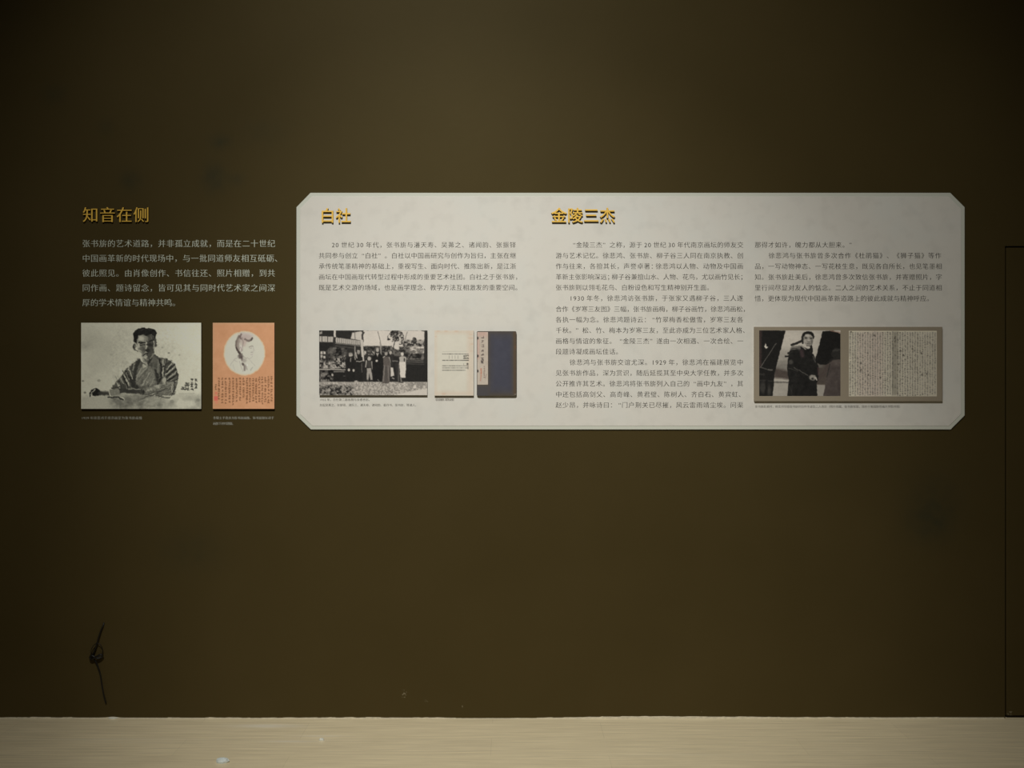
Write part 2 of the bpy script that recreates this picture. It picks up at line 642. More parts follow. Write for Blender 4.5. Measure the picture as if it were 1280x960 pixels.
def picture_mesh(name, cv, depth, light, mat, parent, label=None, round_corner=0.0, lift=0.0004):
    """the painted canvas as the printed face of a board: one coloured vertex per sample"""
    x0, y0, x1, y1 = cv.b
    w, h = cv.w, cv.h
    d = depth + lift
    k = S * (DIST - d) / DIST
    kk = S * (DIST - depth) / DIST
    X = (np.linspace(x0, x1, w) - 640) * kk
    Z = CZ - (np.linspace(y0, y1, h) - 480) * kk
    gx, gz = np.meshgrid(X, Z)
    org = np.array(parent['_origin'])
    V = np.stack([gx.ravel(), np.full(w * h, -d), gz.ravel()], 1) - org
    ii = np.arange(w * h).reshape(h, w)
    F = np.stack([ii[:-1, :-1], ii[1:, :-1], ii[1:, 1:], ii[:-1, 1:]], -1).reshape(-1, 4)
    if round_corner:
        cx = np.clip(gx, X[0] + round_corner, X[-1] - round_corner)
        cz = np.clip(gz, Z[-1] + round_corner, Z[0] - round_corner)
        ok = (np.hypot(gx - cx, gz - cz) <= round_corner * 1.05).ravel()
        F = F[ok[F].all(1)]
    me = bpy.data.meshes.new(name)
    me.vertices.add(w * h)
    me.vertices.foreach_set('co', V.ravel())
    me.loops.add(len(F) * 4)
    me.loops.foreach_set('vertex_index', F.ravel().astype(np.int32))
    me.polygons.add(len(F))
    me.polygons.foreach_set('loop_start', np.arange(len(F), dtype=np.int32) * 4)
    me.polygons.foreach_set('loop_total', np.full(len(F), 4, np.int32))
    me.update(calc_edges=True)
    col = me.color_attributes.new('print', 'FLOAT_COLOR', 'POINT')
    rgb = np.clip(lin(np.clip(cv.img, 0, 255)) / np.array(light), 0, 0.92)
    col.data.foreach_set('color', np.concatenate([rgb.reshape(-1, 3), np.ones((w * h, 1))], 1).ravel())
    me.materials.append(mat)
    me.validate()
    o = bpy.data.objects.new(name, me)
    COL.objects.link(o)
    o.parent = parent
    o['_origin'] = parent['_origin']
    if label: o['label'] = label
    return o


def print_material():
    m, nt, b = new_mat('printed_picture_surface')
    at = nt.nodes.new('ShaderNodeVertexColor')
    at.layer_name = 'print'
    nt.links.new(at.outputs['Color'], b.inputs['Base Color'])
    b.inputs['Roughness'].default_value = 0.75
    b.inputs['Specular IOR Level'].default_value = 0.15
    return m


M_PRINT = print_material()
M_BOARD = simple_mat('print_board_core', (0.055, 0.048, 0.036), 0.8)
M_TAUPE = simple_mat('taupe_mount_card', (0.335, 0.283, 0.21), 0.8, noise=.04, scale=30)

# share of full light at each print; turns the tones seen in the photograph into printed colour
LIGHT = {'portrait': (0.385, 0.379, 0.356), 'poem': (0.614, 0.605, 0.568), 'group': (0.762, 0.751, 0.705), 'page': (0.783, 0.771, 0.724), 'notebook': (0.783, 0.771, 0.724), 'plane': (0.500, 0.492, 0.463), 'letter': (0.400, 0.396, 0.372)}


def paint_portrait():
    c = Canvas(101.5, 403.5, 251.5, 511, 0, (98, 400, 8.0), 3, 22)
    c.tint = (1.0, .985, .875)
    c.img[:] = c.c(158)
    c.mottle(9, 260).mottle(5, 40)
    for x, y, r, v in ((120, 190, 130, 138), (330, 280, 150, 140), (70, 260, 60, 128), (1150, 200, 130, 168), (900, 120, 160, 166), (450, 120, 110, 150), (230, 420, 120, 148)):
        c.ell(x, y, r, r * .6, v, .55, r * .9)
    # table top
    c.poly([(28, 770), (300, 740), (520, 720), (980, 740), (1228, 735), (1228, 900), (28, 900)], 136, .8, 50)
    c.foliage(330, 750, 860, 900, 74, 122, 60, .9, 90, 2.4)
    c.foliage(860, 770, 1240, 900, 112, 158, 90, .7, 60, 2.4)
    c.ell(120, 840, 90, 45, 146, .6, 50)
    # robe
    c.poly([(600, 390), (545, 440), (470, 490), (430, 560), (380, 620), (330, 680), (420, 730), (520, 725), (640, 740), (720, 720), (860, 715), (950, 745), (980, 680), (997, 590), (987, 500), (965, 440), (920, 405), (860, 380), (790, 375), (740, 420), (690, 450), (640, 420)], 70)
    c.mottle(20, 30, 60, 3, c.region(400, 400, 980, 720, 40))
    c.poly([(645, 450), (720, 465), (770, 560), (765, 640), (620, 660), (560, 640), (590, 540)], 98, .9, 16)
    c.hatch(570, 470, 740, 640, 26, 118, 50, 84, 70, 6, .6).hatch(590, 470, 740, 640, 18, 118, 122, 146, 50, 6, .6)
    c.hatch(430, 480, 560, 680, 22, 60, 30, 56, 60, 8, .6).hatch(800, 400, 960, 620, 16, 130, 28, 50, 70, 8, .5).hatch(810, 410, 980, 640, 14, 140, 120, 146, 50, 6, .6).hatch(360, 560, 520, 700, 16, 60, 110, 146, 50, 7, .6)
    for a, b, w, v in (((705, 470), (565, 640), 8, 72), ((725, 500), (610, 650), 7, 78), ((745, 540), (680, 655), 7, 74), ((690, 470), (575, 590), 6, 130), ((720, 520), (640, 640), 6, 132), ((755, 580), (720, 650), 6, 126), ((640, 470), (590, 560), 7, 126)):
        c.line([a, b], w, v, .85)
    c.line([(605, 400), (578, 470), (560, 560), (545, 660)], 34, 40, .9, 12)
    c.line([(500, 560), (540, 620), (580, 680)], 46, 38, .9, 18)
    c.line([(545, 450), (520, 520), (500, 560)], 26, 62)
    for pts, w, v in (([(470, 505), (500, 560), (520, 610)], 14, 38), ([(445, 560), (475, 620), (495, 680)], 15, 36), ([(405, 610), (430, 660), (445, 700)], 12, 46), ([(560, 440), (540, 500)], 8, 120),
                      ([(500, 470), (520, 530), (538, 590)], 10, 142), ([(455, 545), (485, 610), (505, 660)], 10, 146), ([(425, 585), (452, 640)], 8, 136), ([(390, 625), (415, 680)], 9, 140), ([(478, 525), (505, 600)], 6, 120)):
        c.line(pts, w, v)
    c.line([(775, 500), (790, 570), (800, 650)], 24, 38, .95, 12)
    c.line([(812, 395), (832, 470), (826, 560), (815, 620)], 18, 34)
    c.line([(790, 385), (800, 450), (798, 520)], 16, 92)
    c.line([(845, 392), (852, 470), (842, 560)], 9, 138)
    c.line([(862, 420), (868, 480), (858, 540)], 10, 40)
    for pts, w, v in (([(850, 470), (888, 392)], 14, 38), ([(880, 440), (930, 408)], 14, 44), ([(878, 520), (962, 448)], 16, 36), ([(872, 575), (975, 492)], 17, 34), ([(880, 612), (988, 540)], 19, 36), ([(900, 625), (992, 592)], 12, 48), ([(985, 510), (996, 600)], 12, 46),
                      ([(872, 545), (965, 472)], 8, 146), ([(884, 490), (938, 432)], 8, 140), ([(888, 592), (984, 515)], 7, 138), ([(918, 400), (960, 438)], 8, 132), ([(870, 410), (860, 450)], 6, 132), ([(900, 640), (985, 610)], 7, 140)):
        c.line(pts, w, v)
    # forearms and hands
    c.poly([(880, 625), (962, 620), (975, 720), (915, 775), (820, 765), (780, 740)], 96, .95, 12)
    c.line([(660, 715), (760, 685), (860, 665), (940, 640)], 52, 100, .95, 12)
    c.line([(700, 735), (820, 715), (890, 680)], 14, 62)
    c.line([(660, 715), (735, 692)], 24, 124, .9, 12)
    c.ell(795, 664, 30, 16, 132, .9, 12)
    for x in (700, 735, 770): c.line([(x, 682), (x + 22, 712)], 5, 70, .8)
    c.line([(840, 690), (900, 660)], 10, 130)
    c.ell(858, 605, 20, 36, 136, .9, 12)
    c.line([(880, 590), (880, 640)], 8, 60)
    c.hatch(830, 640, 960, 760, 26, 150, 46, 78, 60, 7, .6).hatch(640, 690, 900, 740, 20, 160, 56, 84, 60, 6, .6).hatch(420, 740, 860, 860, 40, 175, 84, 110, 90, 6, .4)
    c.line([(955, 600), (968, 690), (940, 740)], 12, 42)
    c.line([(935, 650), (940, 720)], 8, 140)
    c.line([(780, 755), (850, 770), (905, 782), (965, 730)], 8, 52)
    c.line([(850, 755), (925, 768)], 12, 140)
    c.line([(640, 745), (740, 752), (800, 730)], 10, 52)
    c.line([(620, 790), (740, 752)], 10, 68)
    c.line([(600, 820), (730, 780)], 7, 130, .6)
    c.line([(410, 705), (520, 712), (650, 718)], 40, 46, .95, 14)
    c.line([(500, 694), (560, 690), (620, 694)], 7, 124)
    c.line([(655, 700), (648, 735)], 12, 36)
    # inkstone and cup at the sleeve
    c.ell(172, 725, 52, 40, 24)
    c.line([(220, 732), (300, 734)], 38, 46, .95, 14)
    c.line([(240, 715), (300, 722)], 8, 96)
    c.line([(118, 770), (116, 735), (132, 705), (165, 690)], 9, 36)
    c.line([(132, 765), (132, 725), (165, 694)], 6, 172)
    c.line([(150, 680), (185, 672)], 8, 168, .8)
    c.poly([(300, 700), (402, 680), (420, 742), (320, 760)], 102)
    c.line([(330, 682), (412, 664)], 10, 52)
    c.line([(302, 702), (322, 758)], 9, 160)
    c.line([(345, 695), (355, 748)], 6, 96)
    c.line([(295, 772), (400, 774), (445, 797)], 15, 42)
    c.line([(425, 772), (462, 792)], 12, 144)
    # neck and collar
    c.poly([(632, 340), (758, 340), (792, 400), (705, 448), (640, 400)], 78)
    c.line([(760, 350), (800, 385)], 20, 60)
    c.line([(728, 385), (700, 432)], 22, 34, .9, 12)
    c.line([(636, 385), (690, 452)], 14, 118)
    c.poly([(640, 438), (688, 455), (650, 482)], 140)
    # head
    c.poly([(583, 250), (586, 180), (605, 150), (690, 148), (755, 150), (764, 205), (766, 262), (752, 325), (735, 370), (698, 400), (660, 386), (630, 340), (600, 300)], 104)
    c.poly([(688, 150), (756, 152), (765, 205), (765, 262), (752, 325), (735, 368), (700, 398), (672, 372), (684, 320), (690, 250)], 56, .95, 12)
    c.ell(626, 186, 32, 24, 150, .95, 18)
    c.ell(602, 250, 12, 30, 140, .9, 10)
    c.line([(592, 262), (608, 300), (628, 320)], 7, 152)
    c.line([(606, 228), (668, 224)], 15, 34)
    c.line([(618, 248), (664, 250)], 13, 40)
    c.ell(642, 285, 28, 22, 70, .8, 22)
    c.ell(655, 310, 16, 22, 60, .7, 16)
    c.line([(679, 222), (682, 262), (680, 300)], 8, 152)
    c.line([(695, 214), (752, 204)], 13, 28)
    c.ell(716, 246, 36, 18, 36, .9, 12)
    c.line([(690, 175), (694, 205)], 8, 96)
    c.line([(728, 165), (730, 192)], 7, 84)
    c.line([(752, 214), (759, 250), (755, 285)], 8, 140)
    c.ell(692, 304, 24, 18, 30, .9, 12)
    c.line([(660, 330), (672, 318), (690, 328)], 7, 128)
    c.line([(648, 350), (672, 338), (694, 336)], 12, 34)
    c.ell(660, 372, 28, 13, 138, .9, 10)
    c.line([(700, 356), (735, 330)], 10, 64)
    c.line([(722, 385), (745, 330)], 10, 112, .8)
    c.ell(562, 266, 15, 32, 76)
    c.line([(553, 240), (553, 272), (570, 298), (596, 312)], 9, 44)
    c.line([(565, 255), (572, 280)], 6, 120)
    c.ell(773, 226, 11, 40, 42)
    c.line([(770, 215), (768, 245)], 5, 100)
    c.poly([(553, 218), (548, 150), (565, 106), (600, 86), (660, 78), (722, 78), (766, 96), (781, 130), (773, 180), (765, 202), (754, 165), (735, 146), (690, 156), (640, 150), (600, 158), (588, 195), (582, 242), (566, 226)], 25)
    c.line([(600, 110), (650, 95)], 8, 44, .6)
    c.line([(690, 90), (730, 98)], 9, 52, .7)
    # inscription
    c.mottle(9, 16, 16, 2, c.region(330, 80, 990, 760, 30))
    c.straight()
    for x, ys in ((1176, (600, 638, 672)), (1136, (600, 634, 660, 690)), (1098, (632, 664, 692)), (1078, (634, 660, 690)), (1048, (682,))):
        for y in ys: c.character(x, y, 30, 44, .9, 6)
    c.line([(1030, 690), (1066, 694)], 12, 50, .8)
    c.line([(1010, 738), (1160, 736)], 8, 128, .7)
    for x, y, r, v in ((905, 330, 11, 92), (45, 610, 10, 84), (66, 726, 11, 70), (205, 606, 16, 116), (1197, 802, 18, 98), (840, 275, 10, 122), (935, 815, 22, 104), (1010, 350, 10, 126), (330, 345, 14, 134)):
        c.ell(x, y, r, r * .8, v, .8, 10)
    c.mottle(7, 10)
    return c


def paint_poem():
    c = Canvas(266, 403.5, 343, 511, (189, 139, 102), (265, 402, 8.727), 8, 12)
    c.mottle(5, 120).mottle(4, 30)
    c.box(9, 13, 681, 26, (186, 158, 124), .5, 20)
    c.box(9, 13, 24, 951, (176, 140, 108), .5, 20)
    c.ell(354, 345, 227, 243, (196, 172, 138))
    c.ell(354, 345, 217, 232, (189, 186, 169), 1, 14)
    c.mottle(3, 60)
    ln = lambda pts, w, v, a=.9: c.line(pts, w, v, a, 9)
    c.ell(332, 190, 52, 62, (160, 146, 136), .75, 34)
    c.ell(370, 150, 70, 26, (182, 168, 160), .7, 26)
    c.ell(384, 178, 62, 36, (172, 156, 147), .75, 26)
    c.ell(350, 240, 40, 40, (186, 174, 160), .6, 30)
    ln([(296, 160), (270, 210), (264, 260), (276, 310), (304, 345)], 24, (104, 93, 84))
    ln([(290, 190), (282, 250), (292, 300)], 26, (136, 124, 114), .8)
    ln([(266, 285), (282, 325), (306, 350)], 15, (66, 57, 52))
    ln([(320, 140), (306, 165), (318, 185)], 18, (110, 94, 88))
    ln([(330, 175), (340, 230), (334, 260)], 16, (142, 126, 118), .7)
    ln([(362, 192), (384, 208), (414, 208), (438, 186)], 22, (108, 96, 88), .85)
    ln([(425, 205), (442, 180)], 14, (70, 62, 56))
    ln([(360, 210), (356, 260)], 20, (178, 160, 148), .7)
    c.ell(318, 296, 15, 34, (196, 186, 176), .95, 8)
    ln([(312, 280), (322, 310), (318, 328)], 5, (120, 106, 100))
    ln([(334, 270), (332, 320)], 6, (130, 118, 110))
    c.ell(312, 380, 27, 26, (86, 76, 70), .9, 18)
    ln([(300, 360), (330, 350)], 10, (96, 86, 80))
    ln([(322, 390), (330, 420)], 18, (84, 72, 68))
    ln([(345, 380), (370, 400), (392, 396)], 8, (140, 132, 122), .7)
    c.ell(348, 425, 26, 22, (146, 138, 128), .7, 20)
    ln([(332, 458), (356, 484), (356, 528)], 20, (122, 112, 104))
    c.ell(338, 462, 12, 10, (84, 76, 70), .9, 10)
    ln([(372, 470), (380, 520)], 9, (140, 132, 122))
    c.ell(382, 475, 9, 11, (206, 202, 188), .9, 8)
    ln([(406, 276), (444, 268)], 8, (130, 120, 112))
    ln([(412, 290), (436, 288)], 5, (158, 150, 142))
    ln([(448, 270), (460, 316), (436, 332)], 5, (164, 156, 148))
    ln([(428, 338), (446, 340)], 5, (140, 130, 124))
    ln([(424, 362), (442, 362)], 6, (164, 152, 148))
    ln([(440, 380), (420, 402), (396, 410)], 5, (164, 158, 148))
    ln([(292, 385), (250, 410), (220, 440), (200, 480)], 7, (164, 160, 148))
    ln([(240, 420), (280, 440)], 6, (166, 160, 150))
    ln([(230, 470), (250, 530)], 5, (168, 166, 154))
    ln([(300, 430), (320, 500), (340, 545)], 5, (158, 150, 140))
    ln([(404, 410), (440, 450), (470, 480)], 5, (166, 162, 150))
    ln([(420, 530), (442, 500)], 12, (160, 158, 144))
    c.straight()
    cols = [1165, 1110, 1050, 990, 935, 875, 820, 760, 705, 640, 575, 510, 445, 375, 305, 240, 175]
    f = 8.727 / 15.06
    for i, x in enumerate(cols):
        top = 250 if i < 5 else 275
        end = c.rnd.choice((660, 700, 735, 760, 775))
        if i in (1, 2, 14): end = 740
        y = top
        while y < end:
            c.character(x * f - 3 * 8.727, (y + 15.06 * 53) * f, 40 * f, (110, 75, 50), .75, 4.6)
            y += c.rnd.choice((42, 46, 50, 62))
    for y in (395, 430, 465): c.character(115 * f - 26, (y + 798) * f, 34 * f, (104, 78, 52), .8, 5)
    c.box(85 * f - 26, (605 + 798) * f, 155 * f - 26, (690 + 798) * f, (204, 94, 84), .85, 9)
    c.box(100 * f - 26, (525 + 798) * f, 150 * f - 26, (575 + 798) * f, (196, 108, 86), .7, 9)
    c.box(105 * f - 26, (700 + 798) * f, 155 * f - 26, (745 + 798) * f, (204, 122, 100), .6, 9)
    c.line([(88 * f - 26, (645 + 798) * f), (152 * f - 26, (645 + 798) * f)], 5, (178, 100, 84), .7)
    return c


def paint_group():
    c = Canvas(399, 413, 534, 494, 0, (396, 410, 10.667), 21, 10)
    c.tint = (1.0, .955, .885)
    c.img[:] = c.c(46)
    c.poly([(560, 32), (1480, 32), (1480, 340), (1200, 340), (640, 250), (560, 200)], 200)
    c.mottle(6, 200)
    # house with gallery
    c.box(20, 20, 620, 260, 42)
    c.poly([(30, 60), (70, 40), (70, 80), (40, 85)], 170, .8)
    c.poly([(470, 66), (600, 40), (625, 240), (575, 165), (455, 142)], 188)
    c.line([(255, 34), (600, 44)], 10, 60)
    c.line([(508, 40), (510, 150)], 8, 90)
    c.poly([(34, 108), (216, 116), (216, 192), (34, 186)], 172)
    c.poly([(252, 126), (500, 158), (582, 168), (582, 228), (252, 196)], 172)
    for x in (70, 145): c.line([(x, 105), (x, 190)], 8, 60)
    for x in (112, 182): c.line([(x, 112), (x, 188)], 5, 140)
    for i, x in enumerate(range(278, 580, 27)): c.line([(x, 135 + (x - 278) * .1), (x, 205 + (x - 278) * .08)], 6, 100)
    c.line([(40, 186), (216, 192)], 8, 80)
    c.box(226, 30, 254, 122, 196)
    c.box(224, 122, 252, 220, 52)
    c.line([(252, 202), (580, 238)], 14, 108)
    c.box(30, 195, 214, 300, 36)
    c.poly([(222, 215), (585, 250), (585, 300), (222, 290)], 48)
    c.line([(250, 240), (500, 270)], 7, 92, .8)
    c.line([(628, 60), (604, 90), (616, 180)], 22, 66)
    for x, y in ((50, 312), (88, 312), (50, 360), (88, 372)): c.box(x, y, x + 28, y + 34, 190, .95, 10)
    c.line([(62, 350), (62, 420)], 8, 150)
    c.ell(186, 322, 13, 11, 186)
    c.line([(216, 300), (218, 272), (268, 270)], 9, 170, .9)
    # shrubs behind the bench
    c.foliage(140, 260, 400, 470, 26, 96, 40, .9, 40, 3)
    c.foliage(230, 380, 395, 540, 24, 190, 26, .85, 30, 4)
    c.foliage(36, 430, 240, 545, 40, 176, 34, .95, 30, 2.6)
    c.line([(300, 400), (345, 380), (385, 360)], 7, 140, .8)
    c.foliage(30, 560, 225, 725, 22, 130, 32, .95, 30, 2.8)
    c.box(215, 590, 400, 715, 32, .95, 20)
    c.line([(36, 550), (386, 556)], 13, 168)
    c.line([(236, 582), (362, 580)], 20, 108)
    c.ell(207, 625, 14, 18, 172)
    c.line([(355, 640), (382, 640)], 8, 84)
    # trees
    c.foliage(640, 240, 1000, 320, 34, 78, 30, .95, 18, 3)
    c.foliage(630, 305, 770, 360, 60, 200, 40, .9, 14, 4)
    c.foliage(965, 20, 1150, 190, 28, 120, 26, .95, 10, 3, True).foliage(930, 90, 1050, 190, 30, 200, 24, .9, 10, 4, True).foliage(1060, 60, 1165, 215, 30, 190, 24, .9, 10, 4, True)
    c.foliage(860, 250, 1060, 340, 30, 120, 30, .9, 10, 3, True)
    c.line([(1040, 180), (1022, 260), (1025, 350)], 10, 58)
    c.line([(815, 50), (848, 180), (858, 260)], 8, 108)
    c.line([(846, 190), (858, 360)], 13, 150)
    c.line([(1205, 50), (1178, 160), (1160, 260)], 8, 112)
    c.foliage(1150, 160, 1440, 250, 34, 150, 32, .9, 20, 4)
    c.foliage(1270, 120, 1335, 180, 40, 120, 22, .9, 10, 3, True)
    c.foliage(1100, 250, 1260, 420, 30, 96, 30, .9, 20, 3)
    c.foliage(1000, 290, 1180, 420, 30, 100, 30, .95, 20, 3)
    c.foliage(1240, 250, 1430, 345, 96, 200, 36, .9, 16, 3.4)
    c.foliage(1180, 340, 1440, 420, 34, 110, 30, .95, 14, 3)
    for y in (405, 425, 447, 470): c.line([(1010, y - 8), (1180, y - 4), (1420, y + 12)], 8, 118, .75)
    c.poly([(1436, 30), (1480, 30), (1480, 490), (1428, 490)], 46)
    c.line([(1400, 36), (1440, 44)], 10, 70)
    # dark hedge behind the sitters
    c.box(385, 380, 1190, 720, 40, .95, 24)
    c.box(1180, 470, 1480, 722, 38, 1, 14)
    c.line([(1190, 480), (1430, 486)], 8, 70)
    # gravel and lawn
    c.box(20, 718, 1480, 905, 160, 1, 16)
    c.foliage(20, 722, 1480, 905, 128, 188, 16, .9, 12, 2.4)
    c.poly([(1000, 905), (1160, 862), (1480, 800), (1480, 905)], 196, .95, 18)
    c.foliage(1160, 722, 1480, 800, 130, 206, 40, .8, 14, 3)
    c.foliage(200, 770, 480, 905, 24, 150, 22, .9, 40, 2.8)
    c.foliage(30, 760, 240, 905, 24, 140, 26, .9, 40, 2.8)
    c.ell(170, 830, 18, 14, 176, .8, 12)
    # posts of the house
    c.poly([(576, 150), (618, 160), (632, 440), (606, 440)], 186)
    c.line([(508, 245), (512, 420)], 13, 148)
    # people
    c.poly([(385, 430), (420, 402), (500, 402), (515, 460), (512, 712), (390, 712)], 33)
    c.ell(450, 352, 25, 30, 150); c.line([(425, 328), (475, 330)], 12, 70, .8); c.line([(430, 372), (476, 360)], 7, 190)
    c.line([(455, 400), (450, 448)], 11, 138)
    c.ell(430, 560, 15, 20, 192); c.ell(491, 565, 14, 18, 182)
    c.ell(522, 712, 22, 12, 168)
    c.poly([(520, 390), (560, 360), (610, 390), (618, 700), (518, 700)], 36)
    c.ell(556, 322, 20, 27, 142); c.line([(538, 300), (575, 302)], 9, 180, .7); c.line([(520, 330), (535, 400)], 14, 168)
    c.line([(528, 444), (575, 450), (606, 438)], 9, 172)
    c.line([(600, 470), (602, 585)], 12, 86)
    c.line([(640, 400), (690, 380), (730, 400)], 16, 60)
    c.ell(700, 408, 24, 27, 168)
    c.ell(700, 480, 36, 48, 62)
    c.line([(660, 440), (652, 520)], 14, 160); c.line([(732, 450), (742, 545)], 13, 150)
    c.poly([(668, 535), (722, 535), (745, 690), (718, 692), (698, 610), (688, 690), (664, 690)], 160, .95)
    c.line([(670, 690), (682, 705)], 12, 80)
    c.poly([(742, 385), (800, 338), (850, 345), (888, 392), (884, 560), (866, 715), (756, 715), (742, 560)], 30)
    c.ell(810, 292, 20, 30, 166); c.line([(793, 268), (826, 268)], 9, 130)
    c.poly([(790, 335), (828, 335), (808, 385)], 162)
    c.ell(800, 438, 16, 14, 192)
    c.line([(815, 690), (842, 722)], 14, 96)
    c.poly([(885, 382), (965, 380), (982, 530), (965, 738), (872, 738), (888, 540)], (89, 82, 76))
    c.ell(923, 340, 20, 27, 152); c.line([(904, 318), (942, 318)], 9, 60)
    c.line([(905, 500), (895, 600), (885, 710)], 9, 140, .8); c.line([(950, 500), (962, 700)], 9, 132, .8)
    c.line([(925, 520), (922, 735)], 14, 70, .8)
    c.line([(884, 395), (905, 378)], 12, 168); c.line([(968, 395), (984, 440), (982, 520)], 14, 146)
    c.line([(990, 370), (1003, 440), (1000, 520)], 36, 48)
    c.ell(983, 330, 18, 25, 164)
    c.poly([(986, 528), (1014, 528), (1034, 638), (984, 650)], 194)
    c.line([(1008, 668), (1030, 676)], 16, 140)
    c.poly([(1045, 470), (1115, 462), (1108, 722), (1078, 722), (1062, 600)], 52)
    c.line([(1096, 480), (1088, 720)], 10, 108, .8)
    c.line([(1010, 440), (1080, 442)], 14, 118, .8)
    c.ell(1140, 345, 20, 27, 192); c.line([(1122, 322), (1158, 322)], 7, 70)
    c.poly([(1098, 392), (1130, 376), (1160, 376), (1194, 392), (1188, 452), (1106, 452)], 168)
    c.line([(1168, 408), (1168, 446)], 14, 50)
    c.poly([(1100, 450), (1186, 450), (1190, 545), (1180, 662), (1114, 662), (1106, 560)], 202)
    c.line([(1120, 665), (1128, 725)], 18, 120); c.line([(1105, 722), (1150, 728)], 10, 52)
    c.mottle(7, 16)
    return c


def paint_page():
    c = Canvas(543, 413, 592, 494.5, (204, 198, 180), (538, 408, 10.214), 31)
    for b in ((51, 51, 552, 92), (470, 51, 552, 883), (51, 830, 552, 883), (51, 51, 78, 883)):
        c.box(*b, (202, 184, 162), .6, 50)
    c.mottle(4, 60)
    for x, y, r in ((515, 105, 16), (525, 150, 18), (530, 225, 20), (520, 315, 14), (495, 150, 12), (200, 60, 22), (330, 62, 26), (100, 58, 20), (70, 130, 12), (170, 862, 26)):
        c.ell(x, y, r, r * .5, (198, 168, 142), .5, 14)
    c.line([(155, 322), (465, 318)], 3, (150, 146, 134), .6)
    for y, v in ((352, 90), (433, 60), (503, 84), (530, 110), (560, 84)):
        x = 155
        while x < (485 if y < 540 else 455):
            c.line([(x, y), (x + c.rnd.choice((8, 12, 16)), y)], 9, (v, v * .97, v * .9), c.rnd.uniform(.5, .95), 7)
            x += 20
    for x in (240, 278, 315, 352): c.line([(x, 375), (x, 410)], 6, (130, 126, 116), .7)
    for x in (432, 455, 478):
        for y in (378, 404): c.character(x, y, 22, (84, 80, 72), .8, 5)
    c.ell(474, 480, 12, 12, (84, 80, 72)); c.line([(425, 475), (425, 492)], 4, (140, 134, 122))
    c.line([(480, 505), (480, 545)], 6, (90, 86, 78), .7)
    return c


def paint_cover():
    c = Canvas(596, 414, 645.5, 494.7, (80, 72, 62), (538, 408, 10.214), 41)
    c.box(752, 80, 1040, 860, (70, 68, 72), .95, 60)
    c.box(790, 150, 1030, 800, (68, 68, 77), .95, 90)
    c.mottle(4, 60)
    c.line([(1075, 80), (1078, 860)], 34, (86, 70, 54), .7, 20)
    c.ell(1085, 262, 12, 22, (100, 76, 56), .7, 12)
    c.box(592, 760, 745, 905, (72, 70, 72), .8, 40)
    c.ell(1085, 868, 14, 7, (140, 134, 122), .6, 8)
    return c


def paint_slip():
    c = Canvas(596.6, 415, 610, 480.8, (184, 171, 154), (538, 408, 10.214), 43)
    c.box(595, 61, 730, 130, (190, 154, 140), .6, 40)
    c.box(595, 160, 625, 420, (190, 150, 136), .6, 30)
    c.mottle(8, 40)
    for y in (140, 192, 250, 305, 358): c.character(668, y, 36, (96, 84, 78), .85, 7)
    for y in (415, 455): c.character(662, y, 34, (76, 68, 64), .9, 8)
    c.line([(648, 440), (672, 470)], 9, (70, 62, 60))
    for y in range(515, 665, 22): c.character(688, y, 16, (130, 112, 102), .8, 4.5)
    for y in range(545, 640, 20): c.character(648, y, 18, (180, 116, 92), .8, 5)
    c.line([(645, 640), (640, 695)], 8, (176, 106, 84), .8)
    for y, v in ((150, 58), (378, 52), (570, 58)): c.ell(604, y, 11, 17, (v, v * .92, v * .86), .95, 10)
    c.line([(720, 610), (700, 660)], 6, (130, 110, 100), .7)
    return c


